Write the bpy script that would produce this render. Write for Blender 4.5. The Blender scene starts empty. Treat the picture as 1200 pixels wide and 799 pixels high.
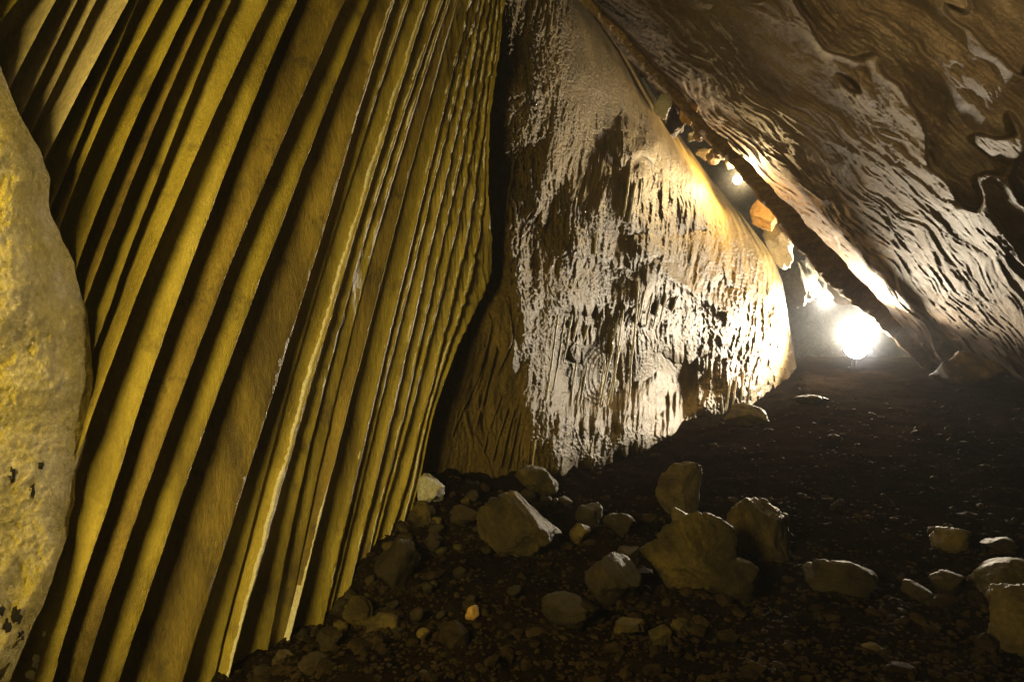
import bpy, math, random
import numpy as np
from mathutils import Vector, Matrix

SC = bpy.context.scene
COL = SC.collection
F = 800.0            # focal length in photograph pixels (1200 wide)
CX, HY = 600.0, 470.0

# ------------------------------------------------------------------ camera
cam_d = bpy.data.cameras.new('camera'); cam = bpy.data.objects.new('camera', cam_d)
COL.objects.link(cam); SC.camera = cam
cam.location = (0, 0, 0); cam.rotation_euler = (math.radians(90), 0, 0)
cam_d.sensor_width = 36; cam_d.lens = 36 * F / 1200
cam_d.shift_y = (HY - 399.5) / 1200
cam_d.clip_start = 0.05; cam_d.clip_end = 200

# ------------------------------------------------------------------ world, exposure
w = bpy.data.worlds.new('World'); SC.world = w; w.use_nodes = True
w.node_tree.nodes['Background'].inputs[0].default_value = (0.9, 0.8, 0.6, 1)
w.node_tree.nodes['Background'].inputs[1].default_value = 0.0006
SC.view_settings.view_transform = 'Standard'; SC.view_settings.look = 'None'
SC.view_settings.exposure = 0; SC.view_settings.gamma = 1
SC.cycles.use_denoising = True
SC.cycles.max_bounces = 5; SC.cycles.diffuse_bounces = 2; SC.cycles.volume_bounces = 0
SC.cycles.sample_clamp_indirect = 3

# ------------------------------------------------------------------ lamps' light (their housings are built further down)
def ray(x, y):
    x = np.asarray(x, float); y = np.asarray(y, float)
    return np.stack([(x - CX) / F, np.ones_like(x * y), (HY - y) / F + 0 * x], -1)
def at(x, y, Y): return Vector(((x - CX) / F * Y, Y, (HY - y) / F * Y))

MAIN = at(1003, 404, 15.0); UPPER = at(864, 211, 11.6); MID = at(963, 353, 18.6)
SIDE = Vector((1.2, -0.5, -0.2)); FILL = Vector((-2.55, -0.35, 0.75)); FILL_AIM = Vector((-.9, 4.6, .4))
def point_light(name, loc, power, col, rad, kind='POINT', aim=None, cone=160, blend=0.4):
    l = bpy.data.lights.new(name, kind); l.energy = power; l.color = col; 
    if kind == 'AREA': l.shape = 'DISK'; l.size = rad
    else: l.shadow_soft_size = rad
    o = bpy.data.objects.new(name, l); COL.objects.link(o); o.location = loc
    if kind == 'SPOT':
        l.spot_size = math.radians(cone); l.spot_blend = blend
        o.rotation_euler = (Vector(aim) - Vector(loc)).to_track_quat('-Z', 'Y').to_euler()
    if kind == 'AREA': o.rotation_euler = (Vector(aim) - Vector(loc)).to_track_quat('-Z', 'Y').to_euler()
    return o
LIGHTS = dict(
    main=point_light('floodlight_beam', MAIN + Vector((-0.05, -0.42, 0.05)), 4500, (1.0, 0.84, 0.60), 0.24, 'SPOT',
                     MAIN + Vector((-.62, -1.0, .62)), 150, .55),
    upper=point_light('upper_lamp_glow', UPPER + Vector((0.02, -0.2, 0)), 420, (1.0, 0.70, 0.32), 0.06),
    mid=point_light('far_lamp_glow', MID + Vector((0, -0.2, 0.0)), 1500, (1.0, 0.86, 0.66), 0.06),
    side=point_light('right_lamp_beam', SIDE + Vector((0.0, 0.12, 0)), 2200, (1.0, 0.78, 0.40), 0.15, 'SPOT', at(1200, 20, 4.0), 30, 1.0),
    fill=point_light('near_lamp_beam', FILL + (FILL_AIM - FILL).normalized() * .5, 215, (1.0, 0.775, 0.22), 1.5, 'AREA', FILL_AIM),
)

# ------------------------------------------------------------------ noise
_rs = np.random.RandomState(7)
_perm = _rs.permutation(256).astype(np.int32); _perm = np.concatenate([_perm, _perm])
_g = np.stack([np.cos(np.arange(64) / 64 * 2 * np.pi), np.sin(np.arange(64) / 64 * 2 * np.pi)], -1)
def pn(x, y, seed=0):
    x = np.asarray(x, float) + seed * 37.13; y = np.asarray(y, float) + seed * 17.71
    xi = np.floor(x).astype(np.int64); yi = np.floor(y).astype(np.int64)
    xf = x - xi; yf = y - yi
    u = xf * xf * xf * (xf * (xf * 6 - 15) + 10); v = yf * yf * yf * (yf * (yf * 6 - 15) + 10)
    def gr(a, b, dx, dy):
        h = _perm[(_perm[a & 255] + b) & 255] & 63
        return _g[h, 0] * dx + _g[h, 1] * dy
    n00 = gr(xi, yi, xf, yf); n10 = gr(xi + 1, yi, xf - 1, yf)
    n01 = gr(xi, yi + 1, xf, yf - 1); n11 = gr(xi + 1, yi + 1, xf - 1, yf - 1)
    return 1.5 * ((n00 * (1 - u) + n10 * u) * (1 - v) + (n01 * (1 - u) + n11 * u) * v)
def fbm(x, y, o=4, seed=0, g=0.5):
    s = 0; a = 1; f = 1
    for i in range(o):
        s = s + a * pn(x * f, y * f, seed + i * 3); a *= g; f *= 2.03
    return s
def ridged(x, y, o=3, seed=0, g=0.5):
    s = 0; a = 1; f = 1
    for i in range(o):
        s = s + a * (1 - np.abs(pn(x * f, y * f, seed + i * 3)) * 2); a *= g; f *= 2.1
    return s
def sstep(a, b, x):
    t = np.clip((x - a) / (b - a), 0, 1); return t * t * (3 - 2 * t)
def gau(x, c, s): return np.exp(-((x - c) / s) ** 2)

# ------------------------------------------------------------------ planes given as 1/Y = a + b*x + c*y
class Plane:
    def __init__(s, a, b, c):
        s.N = np.array([F * b, a + CX * b + HY * c, -F * c]); s.L = np.linalg.norm(s.N); s.n = -s.N / s.L
    def P(s, x, y, o=0.0):
        r = ray(x, y)
        return r * ((1 - np.asarray(o) * s.L) / (r @ s.N))[..., None]
LEFT = Plane(.3164, -.0002765, 0)
CENT = Plane(.2722, -.0002186, 0)
CEIL = Plane(-.05, .00025, -.000381)
BAND = Plane(.1791, -.000066, -.0001)

# ------------------------------------------------------------------ mesh helpers
def mesh_np(name, V, Q, mat, parent=None, smooth=True):
    V = np.asarray(V, np.float32).reshape(-1, 3); Q = np.asarray(Q, np.int32)
    k = Q.shape[1]
    me = bpy.data.meshes.new(name)
    me.vertices.add(len(V)); me.vertices.foreach_set('co', V.ravel())
    me.loops.add(Q.size); me.loops.foreach_set('vertex_index', Q.ravel())
    me.polygons.add(len(Q)); me.polygons.foreach_set('loop_start', np.arange(len(Q), dtype=np.int32) * k)
    me.polygons.foreach_set('use_smooth', np.full(len(Q), smooth))
    me.update(calc_edges=True)
    if mat: me.materials.append(mat)
    o = bpy.data.objects.new(name, me); COL.objects.link(o)
    if parent:
        o.parent = parent
        o.matrix_parent_inverse = Matrix.Translation(-parent.location)
    return o
def grid_quads(ny, nx, mask=None):
    i = np.arange(ny - 1)[:, None] * nx + np.arange(nx - 1)[None, :]
    q = np.stack([i, i + 1, i + nx + 1, i + nx], -1)
    if mask is not None:
        m = mask[:-1, :-1] & mask[1:, :-1] & mask[:-1, 1:] & mask[1:, 1:]
        q = q[m]
    return q.reshape(-1, 4)
def grid_mesh(name, G, mat, parent=None, mask=None):
    ny, nx = G.shape[:2]
    return mesh_np(name, G.reshape(-1, 3), grid_quads(ny, nx, mask), mat, parent)
def tag(o, label=None, cat=None, group=None, kind=None):
    if label: o['label'] = label
    if cat: o['category'] = cat
    if group: o['group'] = group
    if kind: o['kind'] = kind
    return o
def empty(name, loc, label, cat, group=None):
    o = bpy.data.objects.new(name, None); COL.objects.link(o); o.location = loc
    return tag(o, label, cat, group)
def lerpline(pts, t):
    """x as a function of y through (x, y) points, extended straight past both ends"""
    pts = sorted(pts, key=lambda p: p[1])
    xs = np.array([p[0] for p in pts], float); ys = np.array([p[1] for p in pts], float)
    r = np.interp(t, ys, xs)
    m0 = (xs[1] - xs[0]) / (ys[1] - ys[0]); m1 = (xs[-1] - xs[-2]) / (ys[-1] - ys[-2])
    r = np.where(t < ys[0], xs[0] + m0 * (t - ys[0]), r)
    return np.where(t > ys[-1], xs[-1] + m1 * (t - ys[-1]), r)
def smooth_curve(a, k):
    ker = np.hanning(k + 2)[1:-1]; ker /= ker.sum()
    p = np.pad(a, k // 2, mode='reflect', reflect_type='odd')
    return np.convolve(p, ker, 'valid')[:len(a)]

# ------------------------------------------------------------------ materials
def rock_mat(name, c1, c2, c3=None, scale=1.2, stretch=(1, 1, 1), rough=0.55, bump=0.4, bscale=30, spec=0.4,
             stain=None, stain_scale=3.0, stain_amt=0.5, rot=(0, 0, 0), bdist=0.01, grain=.35):
    m = bpy.data.materials.new(name); m.use_nodes = True
    nt = m.node_tree; N = nt.nodes; L = nt.links
    b = N['Principled BSDF']
    geo = N.new('ShaderNodeNewGeometry')
    mp = N.new('ShaderNodeMapping'); mp.inputs['Rotation'].default_value = rot; mp.inputs['Scale'].default_value = stretch
    L.new(geo.outputs['Position'], mp.inputs['Vector'])
    n1 = N.new('ShaderNodeTexNoise'); n1.inputs['Scale'].default_value = scale; n1.inputs['Detail'].default_value = 8
    n1.inputs['Roughness'].default_value = 0.62; n1.inputs['Distortion'].default_value = 0.3
    L.new(mp.outputs[0], n1.inputs['Vector'])
    r = N.new('ShaderNodeValToRGB'); r.color_ramp.elements[0].position = 0.33; r.color_ramp.elements[1].position = 0.68
    r.color_ramp.elements[0].color = (*c1, 1); r.color_ramp.elements[1].color = (*c2, 1)
    if c3:
        e = r.color_ramp.elements.new(0.5); e.color = (*c3, 1)
    L.new(n1.outputs['Fac'], r.inputs[0]); out = r.outputs[0]
    if stain:
        n2 = N.new('ShaderNodeTexNoise'); n2.inputs['Scale'].default_value = stain_scale; n2.inputs['Detail'].default_value = 10
        n2.inputs['Roughness'].default_value = 0.75
        L.new(geo.outputs['Position'], n2.inputs['Vector'])
        r2 = N.new('ShaderNodeValToRGB'); r2.color_ramp.elements[0].position = 0.55; r2.color_ramp.elements[1].position = 0.68
        r2.color_ramp.elements[1].color = (stain_amt,) * 3 + (1,)
        L.new(n2.outputs['Fac'], r2.inputs[0])
        mx = N.new('ShaderNodeMixRGB'); mx.inputs[2].default_value = (*stain, 1)
        L.new(r2.outputs[0], mx.inputs[0]); L.new(out, mx.inputs[1]); out = mx.outputs[0]
    ng = N.new('ShaderNodeTexNoise'); ng.inputs['Scale'].default_value = bscale * 1.6; ng.inputs['Detail'].default_value = 5
    ng.inputs['Roughness'].default_value = 0.7
    L.new(mp.outputs[0], ng.inputs['Vector'])
    rg = N.new('ShaderNodeMapRange'); rg.inputs[1].default_value = .3; rg.inputs[2].default_value = .7
    rg.inputs[3].default_value = 1 - grain; rg.inputs[4].default_value = 1 + grain * .6
    L.new(ng.outputs['Fac'], rg.inputs[0])
    mg = N.new('ShaderNodeVectorMath'); mg.operation = 'SCALE'
    L.new(out, mg.inputs[0]); L.new(rg.outputs[0], mg.inputs['Scale']); out = mg.outputs[0]
    L.new(out, b.inputs['Base Color'])
    n3 = N.new('ShaderNodeTexNoise'); n3.inputs['Scale'].default_value = bscale; n3.inputs['Detail'].default_value = 8
    n3.inputs['Roughness'].default_value = 0.72
    L.new(mp.outputs[0], n3.inputs['Vector'])
    bp = N.new('ShaderNodeBump'); bp.inputs['Strength'].default_value = min(1.0, bump * 2); bp.inputs['Distance'].default_value = bdist * 1.6
    n4 = N.new('ShaderNodeTexNoise'); n4.inputs['Scale'].default_value = bscale * 3.7; n4.inputs['Detail'].default_value = 4
    n4.inputs['Roughness'].default_value = 0.7
    L.new(geo.outputs['Position'], n4.inputs['Vector'])
    bp2 = N.new('ShaderNodeBump'); bp2.inputs['Strength'].default_value = min(1.0, bump * 2); bp2.inputs['Distance'].default_value = bdist * .7
    L.new(n4.outputs['Fac'], bp2.inputs['Height'])
    L.new(n3.outputs['Fac'], bp.inputs['Height']); L.new(bp2.outputs[0], bp.inputs['Normal']); L.new(bp.outputs[0], b.inputs['Normal'])
    mr = N.new('ShaderNodeMapRange'); mr.inputs[3].default_value = max(rough - .15, .05); mr.inputs[4].default_value = rough + .15
    L.new(n1.outputs['Fac'], mr.inputs[0]); L.new(mr.outputs[0], b.inputs['Roughness'])
    b.inputs['Specular IOR Level'].default_value = spec
    return m
def emit_mat(name, col, s):
    m = bpy.data.materials.new(name); m.use_nodes = True; nt = m.node_tree
    b = nt.nodes['Principled BSDF']; b.inputs['Base Color'].default_value = (.9, .9, .9, 1)
    b.inputs['Emission Color'].default_value = (*col, 1); b.inputs['Emission Strength'].default_value = s
    return m
FL_ROT = (0, math.radians(-20), 0)
M_flute = rock_mat('wet olive flowstone', (.15, .105, .012), (.50, .395, .065), (.36, .27, .035), 1.5, (1.5, 1.5, .5), .32, .5, 34, .6,
                   stain=(.09, .06, .025), stain_scale=2.4, stain_amt=.8, rot=FL_ROT, grain=.22)
M_flute_brown = rock_mat('brown stained flowstone', (.10, .065, .012), (.38, .27, .05), (.26, .18, .03), 1.9, (1.5, 1.5, .4), .36, .6, 30, .55,
                   stain=(.05, .035, .018), stain_scale=3.4, stain_amt=.9, rot=FL_ROT, grain=.3)
M_flute_gold = rock_mat('golden flowstone', (.26, .19, .025), (.60, .47, .10), (.46, .35, .055), 1.4, (1.5, 1.5, .5), .28, .5, 34, .6,
                   stain=(.13, .09, .03), stain_scale=2.8, stain_amt=.6, rot=FL_ROT, grain=.22)
M_flute_pale = rock_mat('pale tan flowstone', (.40, .32, .17), (.56, .46, .28), None, 1.6, (1.6, 1.6, .35), .5, .35, 26, .4, rot=FL_ROT)
M_mound = rock_mat('cream calcite crust', (.48, .36, .06), (.84, .70, .38), (.62, .49, .13), 2.1, (1, 1, .8), .25, .6, 22, .5,
                   stain=(.09, .06, .03), stain_scale=2.6, stain_amt=.55, bdist=.02)
M_cent = rock_mat('streaked flowstone', (.10, .064, .011), (.34, .235, .075), (.20, .135, .03), 1.7, (1.4, 1.4, .7), .5, .55, 24, .35, bdist=.022)
M_rib = rock_mat('white calcite drip and lit edge', (.68, .60, .44), (.84, .78, .64), None, 6, (1, 1, 1), .4, .4, 40, .4)  # on the flute edges this white stands in for lamplight
M_ceil = rock_mat('tan scalloped limestone', (.085, .055, .032), (.24, .178, .115), (.155, .105, .062), 1.1, (1, 1, 1), .72, .7, 26, .25,
                  stain=(.08, .055, .03), stain_scale=1.4, stain_amt=.5, bdist=.02)
M_band = rock_mat('brown limestone', (.20, .125, .06), (.45, .31, .18), None, 1.5, (1, 1, 1), .85, .6, 9, .1, bdist=.03)
M_far = rock_mat('grey green limestone', (.24, .22, .15), (.50, .48, .36), None, 1.2, (1, 1, 1), .7, .5, 8, .2, bdist=.03)
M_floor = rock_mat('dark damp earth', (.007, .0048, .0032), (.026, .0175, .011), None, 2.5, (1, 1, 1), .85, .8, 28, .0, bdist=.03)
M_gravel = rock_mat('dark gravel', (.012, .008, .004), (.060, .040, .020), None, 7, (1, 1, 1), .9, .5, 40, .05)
M_rock = rock_mat('olive clay coated rock', (.028, .020, .006), (.20, .142, .034), (.085, .06, .015), 3.0, (1, 1, 1), .6, .7, 22, .35,
                  stain=(.025, .018, .009), stain_scale=7, stain_amt=.95, bdist=.02)
M_rock_tan = rock_mat('tan limestone rock', (.06, .042, .018), (.20, .148, .065), None, 4.0, (1, 1, 1), .6, .7, 22, .35,
                      stain=(.07, .05, .02), stain_scale=5, stain_amt=.6, bdist=.02)
M_rock_dark = rock_mat('dark muddy rock', (.018, .013, .006), (.065, .045, .018), None, 4.0, (1, 1, 1), .6, .7, 22, .3, bdist=.02)
M_rock_white = rock_mat('white calcite rock', (.60, .56, .48), (.82, .79, .72), None, 5.0, (1, 1, 1), .5, .7, 25, .35, bdist=.02)
M_rock_orange = rock_mat('orange limestone rock', (.45, .24, .06), (.62, .38, .13), None, 4.0, (1, 1, 1), .6, .6, 15, .3, bdist=.02)
M_metal = bpy.data.materials.new('black painted metal'); M_metal.use_nodes = True
M_metal.node_tree.nodes['Principled BSDF'].inputs['Base Color'].default_value = (.03, .03, .03, 1)
M_metal.node_tree.nodes['Principled BSDF'].inputs['Roughness'].default_value = .45
M_glow = emit_mat('floodlight glass', (1, .96, .92), 60)
M_glow_warm = emit_mat('lamp glass', (1, .88, .66), 40)

# ------------------------------------------------------------------ floor
FOOT = [(225, 830), (245, 797), (310, 772), (350, 745), (372, 735), (392, 710), (410, 682), (437, 645), (460, 625), (480, 595), (498, 565), (508, 545)]
def cent_tilt(x):
    return .48 * (np.interp(x, [500, 600, 830, 940], [0, .45, -.42, -.50]) + .0) * sstep(545, 600, x)
CFOOT = [(560,566),(600,562),(640,553),(700,544),(760,518),(790,502),(830,488),(880,472),(930,441),(960,436)]
def floor_inv(x, y):
    base = (y / 800 - .3975) / 2.1935
    yc = np.interp(x, [p[0] for p in CFOOT], [p[1] for p in CFOOT])
    wc = (.2722 - .0002186 * x) / (1 - cent_tilt(x) * .2247)
    dif = wc - (yc / 800 - .3975) / 2.1935
    base = base + dif * np.where(y < yc, 1.0, np.exp(-((y - yc) / 45.0) ** 2)) * sstep(560, 620, x) * sstep(945, 925, x)
    xf = lerpline(FOOT, np.clip(y, 540, 840))
    wl = .3164 - .0002765 * xf
    k = np.where(x < xf, 1.0, np.exp(-((x - xf) / 130.0) ** 2)) * sstep(500, 575, y)
    return base + (wl - base) * k
def floor_point(x, y):
    r = ray(x, y); return r / floor_inv(np.asarray(x, float), np.asarray(y, float))[..., None]
def floor_relief(wx, wy):
    h = .08 * fbm(wx * .7, wy * .7, 4, 3) + .045 * fbm(wx * 3.1, wy * 3.1, 4, 9, .6) + .012 * np.abs(fbm(wx * 12, wy * 12, 3, 21))
    h = h * (1 - .6 * sstep(6, 11, wy)) + .030 * ridged(wx * 2.2, wy * 3.5, 3, 27) * sstep(8, 12, wy)
    # trodden hollow of the path in the middle
    return h * (.6 + .4 * sstep(0, 2, np.abs(wx - (wy * .55 - .5))))
def build_floor():
    ys = np.concatenate([np.linspace(419, 470, 60), np.linspace(470, 830, 250)[1:], np.linspace(830, 1500, 40)[1:]])
    xs = np.concatenate([np.linspace(-500, 180, 20), np.linspace(180, 1320, 560)[1:], np.linspace(1320, 2200, 20)[1:]])
    X, Yp = np.meshgrid(xs, ys)
    G = floor_point(X, Yp)
    wx, wy = G[..., 0], G[..., 1]
    G[..., 2] += floor_relief(wx, wy)
    # level ground beyond the crest
    far = G[:1].copy(); rows = []
    for k, dY in enumerate((1.0, 2.5, 4.5, 8.0)):
        f = far.copy(); f[..., 0] *= 1 + dY * .05; f[..., 1] += dY; f[..., 2] += -.03 * dY; rows.insert(0, f)
    G = np.concatenate(rows + [G], 0)
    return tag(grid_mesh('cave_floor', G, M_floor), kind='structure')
build_floor()

# ------------------------------------------------------------------ left wall of flutes
E = [
 ([(18,0),(0,28)], .14, .5, 0),
 ([(66,0),(45,35),(28,70),(10,108)], .13, .55, 0),
 ([(91,0),(70,42),(50,82),(25,138)], .07, .45, 0),
 ([(111,0),(85,60),(60,110),(36,153)], .06, .25, 0),
 ([(152,0),(112,70),(75,142),(54,188)], .15, .12, 0),
 ([(164,0),(145,45),(110,108),(82,200),(59,243)], .10, .5, 0),
 ([(189,0),(162,60),(125,125),(96,200),(67,272)], .13, .45, 0),
 ([(225,0),(200,52),(175,105),(152,155),(135,200),(110,255),(88,320)], .13, .42, 0),
 ([(246,0),(222,57),(192,118),(160,200),(140,255),(117,308),(96,362)], .11, .45, 0),
 ([(272,0),(245,55),(227,98),(207,152),(190,200),(175,237),(150,292),(138,340),(112,400),(60,565)], [(0,.01),(30,.05),(250,.06),(300,.03),(345,.005)], .4, 0),
 ([(315,0),(287,55),(260,115),(225,198),(200,252),(175,307),(141,400),(110,475),(94,520),(90,565),(80,620),(55,692),(32,747)], [(-50,.08),(100,.10),(250,.14),(530,.14),(575,.03),(640,.03),(700,.08)], .1, 0),
 ([(354,0),(317,72),(290,132),(265,200),(238,268),(233,282),(212,330),(187,400),(165,470),(150,540),(135,600),(110,642),(87,705),(59,775)], [(0,.07),(255,.10),(275,.12),(330,.09),(400,.04),(560,.02),(630,.03),(700,.08)], .3, 0),
 ([(397,10),(372,75),(345,135),(322,185),(300,237),(274,300),(268,312),(237,397),(212,457),(187,530),(165,598),(132,687),(110,750),(98,797)], [(0,.055),(200,.06),(290,.07),(320,.10),(400,.14),(800,.15)], .15, 0),
 ([(430,0),(420,27),(405,67),(377,140),(357,195),(335,257),(310,317),(278,400),(257,450),(232,520),(206,597),(182,672),(165,725),(140,799)], [(0,.05),(250,.07),(400,.12),(800,.12)], .3, 0),
 ([(465,0),(445,50),(434,88),(415,130),(402,200),(382,270),(352,362),(340,400),(312,482),(275,600),(257,660),(237,722),(217,797)], [(0,.05),(130,.06),(300,.06),(400,.07),(600,.10),(800,.12)], .3, [(0,.6),(50,1),(125,.7),(160,0)]),
 ([(479,5),(460,60),(440,112),(425,170),(410,220),(372,330),(352,400),(305,585),(285,660),(255,760)], [(0,.03),(110,.02),(200,.01),(800,.01)], .3, [(0,.8),(110,.6),(150,0)]),
 ([(502,0),(485,52),(470,100),(457,140),(439,200),(417,267),(400,332),(380,400),(365,450),(350,505),(342,532),(322,600),(300,677),(280,740),(268,799)], [(0,.03),(300,.045),(500,.07),(650,.12),(800,.13)], .3, [(0,.8),(100,1.2),(400,1.5),(600,.7),(720,.4)]),
 ([(515,5),(500,50),(490,87),(477,125),(454,200),(430,272),(402,370),(375,470),(350,575),(335,650),(322,730)], [(0,.03),(260,.03),(290,.01),(600,.04),(800,.05)], .25, [(0,.8),(100,1),(265,.8),(285,0)]),
 ([(525,7),(515,32),(500,82),(485,130),(466,200),(437,285),(415,370),(395,460),(370,570),(350,660),(340,720)], [(0,.03),(260,.025),(300,.01),(600,.015)], .2, [(0,.8),(100,1),(275,.8),(295,0)]),
 ([(540,0),(522,50),(507,100),(492,150),(479,200),(465,262),(452,317),(432,397),(410,462),(398,520),(377,600),(350,705),(342,745)], [(0,.01),(90,.03),(250,.06),(500,.09),(800,.10)], .3, [(0,0),(80,.3),(120,0),(560,0),(620,.6)]),
 ([(548,20),(540,60),(522,117),(510,165),(502,200),(490,250),(478,312),(465,362),(455,400),(443,450),(430,512),(419,558),(407,612),(392,670),(382,705)], .04, .2, [(0,.5),(100,1),(640,1.1),(690,0)]),
 ([(556,20),(546,70),(532,125),(519,165),(510,200),(496,262),(486,325),(472,375),(462,408),(452,440),(442,480),(432,530),(422,580),(405,640),(393,690)], .02, .1, [(0,.5),(100,1),(420,1),(480,0)]),
 ([(561,30),(553,75),(538,140),(525,200),(510,262),(497,312),(482,400),(470,450),(455,507),(437,585),(420,650),(405,700)], .03, .2, [(0,.6),(590,1),(640,.4),(690,0)]),
 ([(564,40),(558,90),(550,140),(540,200),(525,250),(512,305),(493,400),(480,465),(468,520),(446,592),(430,660)], .025, .1, [(0,1),(590,.8),(660,0)]),
 ([(566,60),(561,120),(556,170),(547,225),(530,287),(516,345),(501,400),(488,460),(475,507),(453,597),(434,640)], .025, .1, [(0,1),(600,1),(650,.3)]),
 ([(568,90),(565,160),(560,210),(554,275),(540,320),(527,365),(514,402),(500,462),(490,507),(472,597),(455,640)], .035, .15, [(0,1),(600,1),(650,0)]),
 ([(570,110),(569,170),(567,230),(561,275),(553,320),(542,360),(527,405),(510,455),(500,495),(488,560),(474,610)], .05, .1, [(0,1.1),(500,1.2),(600,.7)]),
 ([(563,-60),(566,12),(571,62),(571.5,120),(570,200),(574,262),(577,300),(574,330),(566,345),(552,372),(536,405),(517,455),(505,495),(493,560),(480,605)], [(0,.06),(250,.06),(320,.05),(380,.04),(600,.03)], .1, 0),
]
def prof(v, ys):
    if isinstance(v, (int, float)): return np.full_like(ys, float(v))
    a = sorted(v); return np.interp(ys, [p[0] for p in a], [p[1] for p in a])
def build_flutes():
    root = empty('fluted_wall', LEFT.P(300., 790.).tolist(),
                 'tall olive yellow cave wall of long leaning flutes rising from lower left to upper right', 'cave wall')
    ys = np.concatenate([np.linspace(-260, 0, 60)[:-1], np.linspace(0, 850, 400)])
    edges = []; prev = 1e9
    for (pts, p, k, bead) in E:
        x = smooth_curve(lerpline(pts, ys), 31)
        if len(edges) < 26:
            inside = (ys >= pts[0][1] - 1) & (ys <= pts[-1][1] + 1) & (ys < 560 if len(edges) == 10 else True)
            c_ = np.polyfit(ys[inside], x[inside], 2 if inside.sum() > 120 else 1)
            yq = np.clip(ys, pts[0][1], pts[-1][1]) if len(edges) != 10 else np.clip(ys, 0, 560)
            fit = np.polyval(c_, yq) + np.polyval(np.polyder(c_), yq) * (ys - yq)
            x = fit + .2 * (x - fit) * ((ys > pts[0][1]) & (ys < pts[-1][1])) if len(edges) != 10 else fit
        edges.append(x)
    # keep the order of the ridges where they crowd together
    for i in range(1, len(edges)):
        edges[i] = np.maximum(edges[i], edges[i - 1] + np.interp(ys, [-260, 0, 400], [9, 7, 9] if i < 14 else [9, 3, 4]))
    nw = 30
    x0 = edges[0] - 45
    prev_s = LEFT.P(x0, ys, -.05); gprev = np.full_like(ys, .04)
    nvec = LEFT.n
    along = np.array([-nvec[1], nvec[0], 0]);
    for i, (pts, p, k, bead) in enumerate(E):
        pp = prof(p, ys) * (.85 if i < 12 or i == 27 else (.75 if i < 15 else np.interp(ys, [0, 400, 700], [.14, .38, .8])))
        k = k * (.75 if i < 11 else .2)
        bb = prof(bead, ys) if bead else np.zeros_like(ys)
        x = edges[i] + .15 * pn(ys * .045, ys * 0, i * 5 + 1) + .5 * pn(ys * .25, ys * 0, i * 7)*(bb > .05)
        if True:
            wpx = (x - (edges[i - 1] if i else x0)) * np.where(x > 0, 1, 1)
            wm = np.clip(wpx, 2, 60) * .0060
            lean = .44 if i < 9 else (.33 if i < 14 else (.22 if i < 15 else (.13 if i < 18 else .03)))
            pp = np.maximum(pp, smooth_curve(lean * wm, 61)) if i < 27 else pp
        Pe = LEFT.P(x, ys, pp)                     # edge points
        Pe0 = Pe - nvec * pp[:, None]              # their feet on the wall plane
        width = np.linalg.norm(Pe0 - prev_s, axis=1)
        W = np.concatenate([np.linspace(0, .8, nw - 12), 1 - .2 * (1 - np.linspace(0, 1, 13)[1:]) ** 1.3])
        t = np.clip((W[None, :] - k) / (1 - k), 0, 1)
        S = np.sin(np.pi / 2 * t) ** 1.25 if i < 10 else .25 * np.sin(np.pi / 2 * t) + .75 * t ** (1.9 + .5 * math.sin(i * 2.3))
        base = prev_s[:, None, :] * (1 - W[None, :, None]) + Pe0[:, None, :] * W[None, :, None]
        gd = np.minimum(.04, .004 + .32 * pp) if i > 11 else np.full_like(pp, .04)
        pp = smooth_curve(pp, 41)
        S = np.where(t < .86, (np.clip(t, 0, 1) / .86) ** 1.9 * .93, .93 + .07 * np.sin(np.pi / 2 * (t - .86) / .14))
        hump = np.zeros_like(S)
        off = -.6 * gprev[:, None] * (1 - W[None, :]) + pp[:, None] * S + hump
        # distance from the ridge in metres, for the calcite bead that crowns it
        dist = (1 - W[None, :]) * width[:, None]
        nb = .9 + .35 * fbm(ys[:, None] * .055 + i * 7.3, W[None, :] * 2, 2, i)
        bs = np.minimum(.020, width[:, None] * .25)
        off = off + bb[:, None] * .018 * np.exp(-((dist - bs * 1.2) / bs) ** 2) * np.clip(nb, .1, 1.6) - bb[:, None] * .004 * np.exp(-(dist / (bs * .5)) ** 2)
        # growth waves, lumps and fine streaks
        sm = base @ along; zz = base[..., 2]
        right = sstep(470, 575, x)[:, None]
        off = off + .0035 * fbm(sm * 3.2, zz * .5, 3, 60) + (.003 if i < 14 else .0015) * fbm(sm * 9, zz * 6, 3, 160) + (.0025 + .004 * right) * fbm(sm * 16, zz * 4.5, 3, 90 + i)
        off = off + .010 * right * fbm(sm * 26, zz * 7, 3, 200) * sstep(520, 560, x)[:, None]
        if i >= 21:
            off = off + .007 * ridged(sm * 20, zz * 1.3, 2, 301) * sstep(490, 540, x)[:, None] + .005 * np.abs(pn(sm * 40, zz * 22, 303)) * sstep(500, 550, x)[:, None]
        if i in (13, 14):  off = off + .004 * fbm(sm * 9, zz * 9, 3, 33) * np.clip(1 - np.abs(ys[:, None] - 430) / 260, 0, 1)
        G = base + nvec * off[..., None]
        # rounded return behind the ridge
        back = []
        oe = off[:, -1:]
        for a, d in ((.25, .006), (.6, .010), (1.0, .012)):
            back.append(Pe0 + along * d + nvec * (oe * (1 - a) - gd[:, None] * a))
        G = np.concatenate([G, np.stack(back, 1)], 1)
        pale = i in (1, 2, 3, 4)
        ob = grid_mesh('flute', G, M_flute_pale if pale else (M_flute_brown if i in (8, 12, 14, 19) else (M_flute_gold if i in (6, 10, 11, 16, 22, 25) else M_flute)), root)
        if pale: ob['label'] = 'pale tan flute'
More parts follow.
